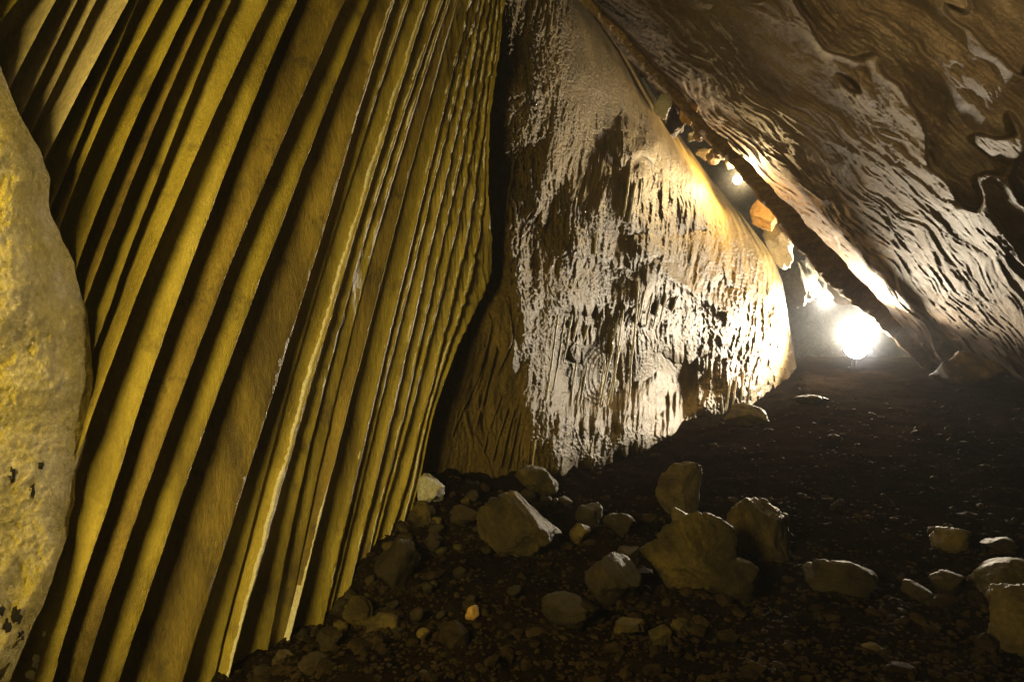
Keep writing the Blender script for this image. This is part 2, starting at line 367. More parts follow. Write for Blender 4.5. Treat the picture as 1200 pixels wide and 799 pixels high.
        if bead:
            # calcite ridge on the edge, its white standing in for lamplight: steep on the left, a long slope on the right
            act = bb > .03
            idx = np.where(act)[0]
            if len(idx) > 12:
                idx = np.arange(idx[0], idx[-1] + 1)
                rough_ = 1 + .35 * pn(ys * .03, ys * 0, 400 + i) + .15 * pn(ys * .21, ys * 0, 430 + i)
                Lr = np.minimum(.038 if i == 16 else .030, .34 * width) * np.clip(bb, .02, 1.3) ** .6 * rough_
                oe1 = off[:, -1] * 1.0
                hc = Lr * .27
                rows = []
                for a_, o_ in ((-1.12, oe1 * .8 - .006), (-1.06, oe1 + hc * .7), (-.97, oe1 + hc), (-.62, oe1 + hc * .72 + .0022 * pn(ys * .6, ys * 0, 470 + i)), (-.3, oe1 + hc * .36 + .0028 * pn(ys * .7, ys * 0, 490 + i)), (0, oe1 + .001), (.12, oe1 - .012), (.2, oe1 * .2)):
                    rows.append(Pe0 + along * (a_ * Lr)[:, None] + nvec * np.asarray(o_)[:, None])
                grid_mesh('lit_calcite_ridge', np.stack(rows, 1)[idx], M_rib, ob)
        prev_s = Pe0 + along * .012; gprev = gd / .6
    return root
build_flutes()

# ------------------------------------------------------------------ cream mound at the left edge
MS = [(-45,-60),(-5,60),(0,76),(12,110),(30,146),(50,180),(57,205),(60,245),(73,280),(90,325),(100,362),(108,400),(108,440),(103,500),(90,565),(80,625),(57,690),(33,747),(10,799),(-15,850)]
def build_mound():
    root = empty('flowstone_mound', LEFT.P(0., 790., .3).tolist(), 'smooth cream and yellow flowstone mound at the left edge in front of the flutes', 'flowstone mound')
    ys = np.linspace(-120, 860, 420); S = smooth_curve(lerpline(MS, ys), 9) + 3.5 * fbm(ys * .02, ys * 0, 3, 3)
    us = np.concatenate([np.linspace(0, 1, 150) ** 1.5])
    Wd = 330.0
    X = S[:, None] - us[None, :] * Wd; Yp = np.repeat(ys[:, None], len(us), 1)
    edge = np.interp(ys, [-60, 60, 200, 280, 360, 560, 620, 690, 750, 850], [.18, .18, .15, .08, .03, .02, -.01, .05, .12, .15])
    d = us[None, :] * Wd
    off = edge[:, None] + .05 + .16 * (1 - np.exp(-d / 45.0)) + .0003 * d
    off += .07 * gau(X, 10, 50) * gau(Yp, 330, 90) + .06 * gau(X, 20, 40) * gau(Yp, 190, 60) + .05 * gau(X, 60, 26) * sstep(560, 640, Yp)
    q = X * .010; r = Yp * .010
    wq = q + .35 * fbm(q * 1.3, r * 1.3, 3, 5)
    off += .020 * fbm(wq * 1.2, r * 1.5, 4, 11) * sstep(0, 25, d)
    off += .005 * ridged(wq * 2.4 + r * .6, r * 3.6, 4, 15) * sstep(0, 30, d) * (.35 + .65 * sstep(640, 480, Yp))
    off += .005 * fbm(q * 16, r * 16, 3, 19)
    off += .016 * gau((X + .55 * (Yp - 640)) % 46, 23, 10) * sstep(560, 680, Yp)
    G = LEFT.P(X, Yp, off)
    # edge rolls back into the wall
    bk = [LEFT.P(S - .5, ys, edge - .03), LEFT.P(S - 4, ys, edge - .12), LEFT.P(S - 10, ys, edge - .30)]
    G = np.concatenate([np.stack(bk[::-1], 1), G], 1)
    grid_mesh('crust', G, M_mound, root)
    # black soot spots, thin raised flakes
    random.seed(3)
    for cx, cy, sx, sy, a in ((14,557,5,9,.5),(48,545,4,5,.2),(38,574,3,9,.8),(20,722,7,11,.1),(8,733,5,8,.3),(2,716,4,7,0),(25,745,5,6,.5),(52,742,2,4,.9),(42,775,5,10,.4),(36,790,8,6,.2),(30,808,14,6,.2)):
        n = 14; V = []
        for j in range(n):
            t = j / n * 2 * math.pi; rr = random.uniform(.6, 1.25)
            V.append((cx + sx * rr * math.cos(t), cy + sy * rr * math.sin(t)))
        def onm(x, y, e):
            i = int(np.argmin(abs(ys - y))); S_ = S[i]; u = max(0, (S_ - x) / Wd)
            j = int(np.argmin(abs(us - u))) + 3
            g = G[i, j]; rr = ray(x, y); return rr * (g[1] - e)
        top = [onm(x, y, .0015) for x, y in V]; bot = [onm(x, y, -.01) for x, y in V]
        c = onm(cx, cy, .003)
        VV = [c] + top + bot
        T = []
        for j in range(n):
            k = (j + 1) % n; T.append((0, 1 + j, 1 + k)); T.append((1 + j, 1 + n + j, 1 + k)); T.append((1 + k, 1 + n + j, 1 + n + k))
        mesh_np('soot_patch', VV, T, M_soot, root)
M_soot = rock_mat('black soot crust', (.012, .010, .006), (.035, .025, .012), None, 12, (1, 1, 1), .8, .8, 60, .2)
build_mound()

# ------------------------------------------------------------------ centre flowstone wall
CS = [(560,-200),(640,-60),(690,0),(735,60),(765,110),(790,150),(832,208),(868,250),(906,300),(917,330),(928,400),(935,440),(941,500),(945,560)]
# lobes: x of tip, y of bottom, half width, height above the bottom, thickness (m)
LOBES = [(742,188,26,45,.10),(738,262,18,80,.13),(705,300,15,110,.13),(757,302,26,75,.20),(812,268,19,70,.16),(676,300,16,70,.10),(727,322,14,60,.10),
 (686,360,34,60,.14),(735,372,24,40,.18),(660,372,22,90,.16),(762,352,26,60,.20),(718,404,13,30,.10),(672,424,16,38,.12),(800,350,26,60,.16),(835,330,24,60,.14),
 (690,552,46,70,.34),(752,532,36,66,.40),(786,512,16,30,.26),(648,556,30,110,.12),(826,492,20,50,.22),(868,482,30,45,.20),(850,395,30,60,.10),(880,360,26,70,.08),
 (905,420,18,80,.08),(635,250,14,60,.10),(650,205,10,60,.08),(620,165,12,50,.08),(608,110,12,50,.09),(892,452,24,70,.12),(610,330,14,50,.10),(792,415,26,50,.10)]
def cent_h(x, y):
    h = np.zeros_like(x * y)
    # warp so that lobe edges run ragged
    u = x * .012; v = y * .012
    wx = x + 9 * fbm(u * 1.6, v * 1.1, 3, 71) ; wy = y + 14 * fbm(u * 2.2, v * 1.6, 3, 77)
    wy = wy + 6 * pn(x * .11, y * .012, 73) + 4 * pn(x * .27, y * .02, 74)
    for (lx, ly, hw, ht, a) in LOBES:
        dx = (wx - lx) / hw; t = (ly - wy) / ht
        # a dome that swells downwards and tucks in under its lower edge
        prof_ = np.sin(np.pi * np.clip((t + .12) / 1.4, 0, 1) ** .62) ** .9
        h += .68 * a * prof_ * np.exp(-np.abs(dx) ** 2.2)
    # the bright pillar
    pil = np.exp(-np.abs((wx - (632 + .06 * (y - 450))) / 27) ** 3) * sstep(250, 400, wy)
    h += .22 * pil
    h += .10 * sstep(612, 575, x) * sstep(300, 380, y) 
    e28 = lerpline(E[-1][0], y)
    h += .13 * sstep(e28 - 10, e28 + 26, x) * sstep(640, 600, x) * sstep(290, 370, y) + .12 * sstep(e28, e28 + 25, x) * sstep(620, 590, x) * sstep(370, 290, y)
    # recessed crack to its left
    h -= .24 * gau(x + 7 * fbm(v * 2.5, v * 0, 3, 5), 581, 11) * sstep(-10, 40, y) * sstep(360, 300, y)
    h -= .25 * gau(x, 600, 16) * gau(y, 75, 45) + .2 * gau(x, 598, 12) * gau(y, 205, 50)
    # hollow bays below the lobes
    h -= .28 * gau(x, 712, 38) * gau(y, 442, 32) + .32 * gau(x, 792, 40) * gau(y, 450, 55) + .12 * gau(x, 655, 12) * gau(y, 440, 34)
    h -= .16 * gau(x, 700, 26) * gau(y, 335, 20) * 0
    # big swell of the dome and general waves
    h += cent_tilt(x)
    h += .05 * fbm(x * .009, y * .006, 3, 30) * sstep(560, 640, x)
    # streaks running down the wall
    sx = x + 10 * fbm(u * .8, v * .7, 2, 50) + .10 * (y - 300)
    smooth_dome = 1 - .8 * sstep(270, 110, y + .25 * (700 - x)) * sstep(630, 680, x)
    zone = (.45 + .55 * sstep(-.25, .35, fbm(u * .9, v * .9, 2, 52))) * smooth_dome
    amp = np.interp(x, [500, 560, 640, 760, 860, 940], [.034, .034, .024, .024, .024, .020])
    st = ridged(sx * .085, y * .010, 2, 53, .5)
    h += .62 * amp * st * zone
    h += .013 * fbm(sx * .24, y * .030, 3, 56) * zone
    h += .009 * ridged(sx * .22 + 2 * fbm(u, v * 2, 2, 51), y * .02, 2, 57) * zone
    # nodules and popcorn
    pop = np.abs(pn(wx * .14, wy * .10, 61)) + .5 * np.abs(pn(wx * .30, wy * .22, 62))
    pz = gau(x, 632, 40) * sstep(300, 400, y) + .8 * gau(x, 670, 60) * gau(y, 300, 60) + .8 * sstep(480, 510, y) * sstep(640, 660, x) + .8 * sstep(760, 860, x) * sstep(160, 300, y) + .5 * sstep(230, 120, y) * sstep(690, 640, x)
    h += .07 * pop * gau(x, 586, 22) * sstep(360, 300, y)
    pz = pz + gau(x, 612, 34) * sstep(420, 340, y)
    h += .024 * pop * np.clip(pz, 0, 1)
    h += (.006 * fbm(x * .45, y * .33, 3, 64) + .0035 * pn(x * .83, y * .61, 68)) * (.3 + .7 * smooth_dome)
    # knobbly blades at the lit end
    h += .035 * ridged(sx * .075 + 3, y * .022, 3, 66) * sstep(830, 890, x) * sstep(300, 380, y)
    # diagonal folds
    dd = (x - 800) * .62 + (y - 330) * -.78
    h += .05 * gau(dd + 6 * fbm(u * 2, v * 2, 2, 8), 0, 7) * sstep(740, 790, x) * sstep(880, 850, x)
    # roll back at the silhouette
    ed = lerpline(CS, y) - x
    h -= .9 * np.exp(-np.clip(ed, 0, 400) / 9.0) * np.interp(y, [0, 300, 400], [1, .7, .25])
    return h
def cent_P(x, y, e=0.0):
    x = np.asarray(x, float); y = np.asarray(y, float)
    ex = .0 
    return CENT.P(x, y, cent_h(x, y) + e + ex)
def build_centre():
    root = empty('flowstone_wall', CENT.P(760., 520.).tolist(),
                 'streaked cream flowstone wall in the middle, hung with lobes and drips and lit from the right', 'flowstone wall')
    ys = np.concatenate([np.linspace(-200, 0, 50)[:-1], np.linspace(0, 580, 640)])
    R = smooth_curve(lerpline(CS, ys), 11)
    us = np.linspace(0, 1, 520)
    Lx = np.interp(ys, [-200, 600], [430, 470])
    X = Lx[:, None] + (R - Lx)[:, None] * us[None, :]
    Yp = np.repeat(ys[:, None], len(us), 1)
    G = cent_P(X, Yp)
    # the end turns round behind the silhouette
    e = G[:, -1:]; b1 = e + np.array([.15, .5, 0.]); b2 = e + np.array([-.1, 1.5, 0.])
    G = np.concatenate([G, b1, b2], 1)
    grid_mesh('flowstone_face', G, M_cent, root)
    ribs = [[(654,368),(650,400),(640,470)],[(662,370),(655,420),(648,458)],[(671,366),(664,405),(660,425)],[(678,372),(672,398)],
      [(731,364),(727,386),(722,430),(716,473)],[(719,405),(710,442),(703,477)],[(709,420),(701,477)],[(725,372),(718,400)],[(740,413),(737,477)],[(750,356),(740,413)],
      [(688,428),(684,450),(680,475)],[(676,424),(671,450),(669,477)],[(683,432),(676,474)],[(727,405),(712,474)],[(756,340),(748,378)],[(748,335),(743,400),(741,418)],
      [(765,343),(757,382)],[(773,349),(765,385)],[(781,346),(773,378)],[(795,346),(787,366)],[(603,477),(594,510),(586,548)],[(610,480),(602,515),(594,552)],
      [(595,477),(583,515),(577,540)],[(616,488),(608,520),(604,552)],[(622,510),(618,552)],[(588,462),(572,505),(566,530)],[(628,515),(624,548)],
      [(864,440),(858,478)],[(872,434),(868,473)],[(880,440),(876,474)],[(845,462),(847,486)],[(856,445),(851,482)],[(690,380),(684,400)],[(700,270),(697,300)],[(745,215),(737,262)],[(738,205),(731,255)],[(752,210),(748,240)],
      [(592,205),(590,245),(592,262),(603,275)],[(583,215),(581,250),(592,262)],[(602,190),(596,230),(591,265)],[(583,150),(572,178)],[(588,165),(574,198)],[(580,60),(573,100)],
      [(562,330),(570,360),(576,380),(572,400),(560,442),(547,470),(530,507)],[(590,345),(598,372),(600,400),(582,440)],[(582,405),(567,467),(555,505)],[(555,505),(572,540),(577,560)],[(537,480),(530,512)]]
    for ri, pts in enumerate(ribs):
        ys_ = np.linspace(pts[0][1], pts[-1][1], max(8, int((pts[-1][1] - pts[0][1]) / 3)))
        xs_ = smooth_curve(np.interp(ys_, [p[1] for p in pts], [p[0] for p in pts]), 5) + .6 * pn(ys_ * .12, ys_ * 0, ri)
        c = cent_P(xs_, ys_, .02)
        # hang straight: limit how far the rib dips into hollows behind it
        o0 = cent_h(xs_, ys_); o1 = smooth_curve(np.maximum(o0, o0[0] * .8), 5) + .012
        c = CENT.P(xs_, ys_, o1)
        rad = .010 + .0045 * np.abs(pn(ys_ * .2, ys_ * 0, 9 + ri)) ; rad[0] *= .5; rad[-1] *= .4; rad *= c[:, 1] / 8
        n = 6; ang = np.arange(n) / n * 2 * np.pi
        ring = np.stack([np.cos(ang), np.sin(ang), 0 * ang], -1)
        V = c[:, None, :] + rad[:, None, None] * ring[None]
        Q = []
        m = len(ys_)
        for a in range(m - 1):
            for b in range(n): Q.append((a * n + b, a * n + (b + 1) % n, (a + 1) * n + (b + 1) % n, (a + 1) * n + b))
        mesh_np('drip_rib', V, Q, M_rib if pts[0][0] > 625 else M_cent, root)
build_centre()

# ------------------------------------------------------------------ overhanging right wall / ceiling
RIM = [(520,-200),(640,-52),(690,0),(728,38),(765,78),(830,148),(878,188),(930,240),(1000,312),(1060,376),(1102,425),(1140,470),(1180,520)]
def build_ceiling():
    # p runs down along the rim, q away from it
    rim = np.array(RIM, float)
    seg = np.concatenate([[0], np.cumsum(np.hypot(*np.diff(rim, axis=0).T))])
    P_ = np.linspace(0, seg[-1], 620)
    rx = smooth_curve(np.interp(P_, seg, rim[:, 0]), 21); ry = smooth_curve(np.interp(P_, seg, rim[:, 1]), 21)
    q = np.concatenate([np.linspace(-16, 0, 8)[:-1], np.linspace(0, 1, 460) ** 1.15 * 640])
    # directions: fan from up-right near the top to right near the bottom
    dx, dy = .80, -.60
    # beyond the foot, keep y growing only slowly
    X = rx[:, None] + q[None, :] * dx; Yp = ry[:, None] + q[None, :] * dy
    PP = np.repeat(P_[:, None], len(q), 1); QQ = np.repeat(q[None, :], len(P_), 0)
    # offset relief in pixel-like coordinates of the slab, scaled by distance
    inv = np.clip(-.05 + .00025 * X - .000381 * Yp, .045, .6)
    sc = 1 / inv / 9.0
    a = PP * .0070; b = QQ * .0125
    w1 = fbm(a * .9, b * .9, 3, 4); w2 = fbm(a * .9 + 9, b * .9, 3, 6)
    wa = a + .45 * w1; wb = b + .35 * w2
    va = a + .15 * w1; vb = b + .16 * w2 + .05 * fbm(a * 3, b * 3, 2, 7)
    near = sstep(330, 450, QQ)
    low_r = sstep(330, 480, PP + .3 * QQ)
    rimside = sstep(250, 420, PP) * sstep(900, 760, PP)
    v = .4 + QQ * .0085 + .75 * fbm(a * .75 + 3, b * .75, 3, 91) + .035 * fbm(a * 4, b * 4, 2, 92)
    fr = v - np.floor(v)
    shelf = sstep(1.0, .90, fr) * (fr ** 1.4)
    h = .36 * shelf * sc * sstep(70, 200, QQ) + .10 * fbm(wa * .5, wb * .5, 2, 12) * sc * sstep(30, 160, QQ)
    h += .03 * ridged(va * .75, vb * 1.7, 2, 18, .4) * sc * (.25 + .75 * sstep(20, 80, QQ)) * (1 - .7 * near)
    fine = np.clip(.8 * sstep(120, 20, QQ) + .55 * low_r * sstep(420, 200, QQ), 0, 1) + .03
    zone = sstep(-.3, .3, fbm(a * .8, b * 1.2, 2, 90))
    h += (.036 + .014 * low_r) * ridged(va * 1.5, vb * 6.0, 2, 24, .5) * sc * fine * (.62 + .5 * low_r) * (.15 + .85 * zone) * (.5 + .5 * sstep(260, 80, QQ))
    h += (.011 + .014 * low_r) * ridged(va * 3.6, vb * 15.0, 2, 27, .5) * sc * fine
    h += .010 * fbm(va * 9, vb * 22, 3, 29) * sc * (fine * .8 + .2)
    h += .004 * fbm(a * 40, b * 26, 3, 31) * sc
    h = (h - .24 * sc) * (.55 + .45 * sstep(40, 200, QQ)) - .05
    h = h - .35 * (QQ / 300.0) ** 2 * (QQ > 0) * sstep(560, 420, QQ)
    # scoops with raised lips seen in the photograph (x, y, rx, ry, depth)
    for (sx, sy, r1, r2, dep, rot) in ((1000,75,34,40,.12,.3),(1100,120,50,38,.14,.7)):
        ux = (X - sx) * math.cos(rot) + (Yp - sy) * math.sin(rot); uy = -(X - sx) * math.sin(rot) + (Yp - sy) * math.cos(rot)
        rr = np.sqrt((ux / r1) ** 2 + (uy / r2) ** 2) + .55 * fbm(X * .012, Yp * .012, 4, 40)
        h += (-.6 * dep * sstep(1.15, .35, rr) ) * sc
    # near shelf at the top right corner comes down towards the camera
    h += .16 * sstep(1050, 1150, X - .25 * Yp + 12 * fbm(X * .02, Yp * .02, 2, 3)) * sstep(190, 165, Yp + 6 * fbm(X * .03, Yp * .01, 2, 7))
    # clamp rays that would run past the horizon of the slab
    ok = (-.05 + .00025 * X - .000381 * Yp) > .042
    h = np.clip(h, -1, 1.6)
    G = CEIL.P(X, Yp, h)
    # rounded rim rolling over to the dark flank
    G0 = G[:, :1]
    tag(grid_mesh('cave_ceiling', G, M_ceil, mask=ok), kind='structure')
    # dark flank behind the rim
    low = np.interp(P_, seg, [4, 4, 5, 5, 6, 9, 13, 20, 31, 20, 14, 12, 10]); low = smooth_curve(low, 31) * (.85 + .2 * fbm(P_ * .035, P_ * 0, 3, 8))
    t = np.linspace(0, 1, 60)
    rj = 3.5 * fbm(P_ * .04, P_ * 0, 3, 14)[:, None] * (1 - t[None, :]) - 8 * sstep(400, 600, P_)[:, None]
    X2 = rx[:, None] + rj - t[None, :] * low[:, None] * .80; Y2 = ry[:, None] + t[None, :] * low[:, None] * .60
    iv = .0888 + .00005 * X2 - .000193 * Y2
    h2 = .10 * ridged(PP[:, :60] * .012, Y2 * .03, 3, 81) + .05 * fbm(X2 * .012, Y2 * .02, 3, 83)
    G2 = BAND.P(X2, Y2, h2)
    th = np.array([.10, .35, .12])
    G2 = np.concatenate([G2[:, :1] + th, G2[:, :1] + th * .4 + np.array([0, 0, .04]), G2, G2[:, -1:] + th * .4 + np.array([-.02, 0, -.03]), G2[:, -1:] + th, G2[:, :1] + th], 1)
    tag(grid_mesh('ceiling_flank', G2, M_band), kind='structure')
build_ceiling()

# ------------------------------------------------------------------ far chamber
def build_far():
    xs = np.linspace(540, 1400, 260); ys = np.linspace(-250, 480, 220); X, Yp = np.meshgrid(xs, ys)
    Y = 25 - 3.5 * sstep(980, 900, X) - 5 * sstep(200, -100, Yp) + 1.4 * fbm(X * .011, Yp * .013, 4, 5) + .5 * ridged(X * .03, Yp * .04, 3, 9)
    G = ray(X, Yp) * Y[..., None]
    tag(grid_mesh('cave_wall', G, M_far), kind='structure')
build_far()

# ------------------------------------------------------------------ stones
def ico(sub):
    import bmesh
    bm = bmesh.new(); bmesh.ops.create_icosphere(bm, subdivisions=sub, radius=1)
    V = np.array([v.co[:] for v in bm.verts]); T = np.array([[v.index for v in f.verts] for f in bm.faces]); bm.free()
    return V, T
ICO = {k: ico(k) for k in (1, 2, 3, 4, 5)}
def stone_verts(seed, sub, ncut=9, rough=.05):
    rs = np.random.RandomState(seed); V, T = ICO[sub]; V = V.copy()
    for i in range(ncut):
        n = rs.normal(size=3); n /= np.linalg.norm(n); d = rs.uniform(.50, .90)
        s = V @ n; m = s > d; V[m] -= np.outer((s[m] - d) * .94, n)
    r = 1 + rough * (fbm(V[:, 0] * 1.7 + V[:, 2], V[:, 1] * 1.7 - V[:, 2], 4, seed % 50, .6)) + rough * .4 * fbm(V[:, 0] * 6 + V[:, 2] * 4, V[:, 1] * 6 - V[:, 2] * 3, 3, seed % 31)
    V *= r[:, None]
    V /= (V.max(0) - V.min(0)) / 2; V -= (V.max(0) + V.min(0)) / 2
    return V, T
def rock(x0, y0, x1, y1, mat, label, seed, rot=0, Y=None, depth=1.0, sub=4, rough=.12, ncut=12, name='rock', cat='rock', group=None, sink=.32):
    """a stone filling the outline x0..x1, y0..y1 and standing on the floor there"""
    cx = (x0 + x1) / 2
    if Y is None: Y = 1 / float(floor_inv(np.array(cx), np.array(min(y1, 840.) - (y1 - y0) * .12)))
    w_ = (x1 - x0) / 2 / F * Y; h_ = (y1 - y0) / 2 / F * Y
    V, T = stone_verts(seed, sub, ncut, rough)
    c, s = math.cos(rot), math.sin(rot)
    V = V * np.array([w_, w_ * depth, h_])
    V = np.stack([V[:, 0] * c - V[:, 2] * s, V[:, 1], V[:, 0] * s + V[:, 2] * c], -1)
    ctr = at(cx, (y0 + y1) / 2, Y)
    base = V[:, 2].min()
    # keep the foot in the ground whatever the local relief
    V[:, 2] -= np.clip(-(V[:, 2] - base) / h_ + .5, 0, 1) * sink * h_ * 2
    o = mesh_np(name, V - np.array([0, 0, base]), T, mat); o.location = (ctr.x, ctr.y, ctr.z + base)
    if y1 > 480: BANK.append((cx, y1, x1 - x0))
    return tag(o, label, cat, group)
BANK = []
G1 = 'boulders lying on the cave floor'
rock(767,541,828,612,M_rock_tan,'upright tan boulder standing behind the largest boulder',11,.15,group=G1,depth=.7)
rock(750,596,862,694,M_rock,'largest boulder on the floor, rounded and olive with a yellow patch',12,.1,group=G1,sub=5,depth=.8)
rock(786,594,812,618,M_rock_tan,'small yellowish stone lying on top of the largest boulder',13,0,Y=4.9,group='stones on boulders',sub=3)
rock(856,585,930,654,M_rock,'olive boulder right of the largest boulder, sloping down to the right',14,-.35,group=G1,sub=5)
rock(557,576,660,645,M_rock,'broad flat olive boulder below the bright flowstone pillar',15,-.15,group=G1,sub=5,depth=.8)
rock(602,546,656,577,M_rock,'flat wedge rock at the foot of the bright flowstone pillar',16,-.25,group=G1)
rock(486,558,522,590,M_rock_white,'white calcite rock at the foot of the fluted wall',17,-.5,group='rocks at the wall foot')
rock(666,611,693,635,M_rock,'small yellowish stone right of the broad flat boulder',18,.2,group='smaller stones on the floor')
rock(684,646,752,710,M_rock_dark,'dark square block left of the largest boulder',19,.1,group=G1)
rock(633,694,708,728,M_rock_dark,'dark flat slab in front of the dark square block',20,0,group=G1)
rock(718,724,760,743,M_rock,'small flat yellow stone, leftmost of three below the largest boulder',21,0,group='smaller stones on the floor')
rock(760,731,787,755,M_rock,'small round stone, middle of three below the largest boulder',22,0,group='smaller stones on the floor')
rock(786,724,814,744,M_rock,'small stone, rightmost of three below the largest boulder',23,0,group='smaller stones on the floor')
rock(1090,616,1138,648,M_rock,'oval speckled olive rock alone on the dark floor at the right',24,.15,group=G1)
rock(1140,657,1212,702,M_rock,'long yellow rock slanting up to the right edge',25,.45,group=G1)
rock(1150,684,1240,765,M_rock_tan,'big yellow boulder cut off by the right edge',26,.2,group=G1,sub=5)
rock(849,472,899,504,M_rock,'rounded olive rock at the foot of the lit end of the flowstone wall',27,-.1,group='rocks at the wall foot')
rock(830,653,892,703,M_rock_dark,'dark brown rock between the largest boulder and the sloping one',28,.1,group=G1)
rock(674,590,708,616,M_rock_dark,'small dark stone between the flat boulder and the upright one',29,.2,group='smaller stones on the floor')
rock(1092,412,1170,458,M_rock,'olive rock under the foot of the overhanging wall',30,-.3,Y=13.2,group='rocks at the wall foot')
rock(944,652,1018,692,M_rock_dark,'low dark rock on the open floor below the floodlight',31,0,group=G1)
rock(993,684,1007,696,M_rock_white,'tiny pale stone on the dark floor below the floodlight',32,0,group='smaller stones on the floor',sub=3)
rock(404,697,438,734,M_rock,'round olive stone at the foot of the rightmost wide flutes',33,.1,group='rocks at the wall foot')
rock(318,760,346,786,M_rock_tan,'pale stone at the bottom end of the wide flute',34,.4,group='rocks at the wall foot')
rock(428,720,468,742,M_rock,'flat brown stone right of the round olive stone',35,.1,group='smaller stones on the floor')
rock(440,628,492,692,M_rock_dark,'reddish dark boulder against the foot of the fine flutes',36,.1,group='rocks at the wall foot')
rock(545,708,562,726,M_rock_orange,'small reddish stone in the gravel left of the dark slab',37,0,group='smaller stones on the floor',sub=3)
rock(478,586,506,618,M_rock,'brown stone just below the white calcite rock',38,0,group='rocks at the wall foot')
rock(520,590,562,612,M_rock_dark,'dark flat stone left of the broad flat boulder',39,0,group='smaller stones on the floor')
rock(372,735,402,762,M_rock_dark,'dark stone left of the round olive stone',40,0,group='rocks at the wall foot')
rock(350,762,384,792,M_rock_dark,'dark stone right of the pale stone at the wide flute',41,0,group='rocks at the wall foot')
rock(1058,680,1090,702,M_rock_dark,'left of two dark stones before the long yellow rock',42,0,group='smaller stones on the floor')
rock(1092,668,1126,694,M_rock_dark,'right of two dark stones before the long yellow rock',43,0,group='smaller stones on the floor')
rock(1150,628,1186,646,M_rock_dark,'flat dark stone behind the long yellow rock',44,0,group='smaller stones on the floor')
rock(706,600,744,624,M_rock_dark,'flat dark stone left of the upright tan boulder',45,0,group='smaller stones on the floor')
rock(720,640,752,660,M_rock_dark,'dark stone leaning on the dark square block',46,0,group='smaller stones on the floor')
rock(1010,752,1032,760,M_rock_tan,'thin pale flake on the gravel at the bottom',47,0,group='smaller stones on the floor',sub=3)
rock(930,462,972,474,M_rock_dark,'low stone on the slope below the floodlight, left side',48,0,group='smaller stones on the floor')

def rubble():
    rs = random.Random(5); V, n = [], 0
    k = 0; placed = 0
    while placed < 90 and k < 4000:
        k += 1
        y = rs.uniform(585, 798); xf = float(lerpline(FOOT, np.array([float(y)]))[0])
        x = xf + abs(rs.gauss(0, 85)) + 6
        if x > 720: continue
        s = rs.uniform(9, 21)
        h = s * rs.uniform(.55, .95)
        rock(x - s / 2, y - h, x + s / 2, y, (M_rock_dark, M_rock_dark, M_rock_dark, M_rock_dark, M_rock)[placed % 5], 'small angular stone in the dark rubble at the foot of the fluted wall',
             100 + placed, rs.uniform(-.5, .5), sub=2, name='rubble_stone', cat='stone', group='rubble stones at the foot of the fluted wall')
        placed += 1
rubble()
def gravel():
    rs = np.random.RandomState(11); n = 9000
    yy = 450 + 360 * rs.rand(n) ** .7; xx = rs.uniform(180, 1260, n)
    bx = [cx + w_ * rs.uniform(-.62, .62, max(4, int(w_ * .9))) for cx, y_, w_ in BANK]; by = [y_ - w_ * .12 * (rs.rand(max(4, int(w_ * .9))) ** 1.5) + 3 for cx, y_, w_ in BANK]
    nb_ = sum(len(q) for q in bx); xx = np.concatenate([xx] + bx); yy = np.concatenate([yy] + by)
    xf = lerpline(FOOT, yy); keep = xx > xf + 3; xx, yy = xx[keep], yy[keep]; n = len(xx)
    P = floor_point(xx, yy)
    s = rs.lognormal(-4.55, .45, n) * np.where(P[:, 1] > 8, 1.6, 1) * np.where(rs.rand(n) < .035, 3.0, 1)
    V0, T0 = ICO[1]; nv = len(V0)
    V = V0[None] * (1 + .45 * (rs.rand(n, nv, 1) - .5)) * s[:, None, None] * np.stack([rs.uniform(.7, 1.5, n), rs.uniform(.7, 1.5, n), rs.uniform(.45, .9, n)], -1)[:, None]
    a = rs.rand(n) * 6.28; c, d = np.cos(a)[:, None], np.sin(a)[:, None]
    V = np.stack([V[..., 0] * c - V[..., 1] * d, V[..., 0] * d + V[..., 1] * c, V[..., 2] + .5 * (V[..., 0] * (rs.rand(n)[:, None] - .5))], -1)
    wx, wy = P[:, 0], P[:, 1]
    P[:, 2] += floor_relief(wx, wy) + s * .2
    V = V + P[:, None]
    T = (T0[None] + (np.arange(n) * nv)[:, None, None]).reshape(-1, 3)
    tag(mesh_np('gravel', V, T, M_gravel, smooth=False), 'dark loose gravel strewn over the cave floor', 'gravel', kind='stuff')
gravel()

# rocks wedged in the crack and in the far chamber
GC = 'blocks wedged in the crack under the ceiling'
rock(766,112,786,136,M_rock_white,'small white broken block high in the crack, topmost of the wedged blocks',60,.4,Y=10.0,group=GC)
rock(796,118,818,142,M_rock_orange,'orange block wedged in the crack below the small white block',61,.3,Y=10.0,group=GC)
rock(812,140,832,160,M_rock_tan,'squarish tan block below the orange one in the crack',62,-.2,Y=10.4,group=GC)
rock(780,134,802,160,M_rock_dark,'dark block beside the orange one in the crack',65,-.2,Y=10.8,group=GC)
rock(832,160,856,184,M_rock_dark,'dark brown block just above the upper lamp',63,.2,Y=11.2,group=GC)
rock(880,232,912,268,M_rock_orange,'orange boxy block between upper lamp and white bulb of flowstone',64,.5,Y=13.4,group=GC,ncut=16)
rock(896,254,930,308,M_rock_white,'smooth white bulbous flowstone hanging at the end of the lit wall',66,.25,Y=14.0,ncut=6,rough=.12,name='flowstone_bulb',cat='flowstone',sub=4)
rock(925,268,962,322,M_far,'pale green grey boulder in the far opening, upper one',67,.4,Y=19.5,group='boulders in the far opening')
rock(915,300,958,352,M_far,'pale green grey boulder in the far opening, lower left one',68,.2,Y=18.8,group='boulders in the far opening')
rock(945,300,992,350,M_far,'pale green grey boulder in the far opening, right one',69,-.2,Y=20.5,group='boulders in the far opening')
rock(936,336,968,350,M_rock_orange,'red brown slab below the green grey boulders behind the far lamp',70,.05,Y=19.4,group='boulders in the far opening')

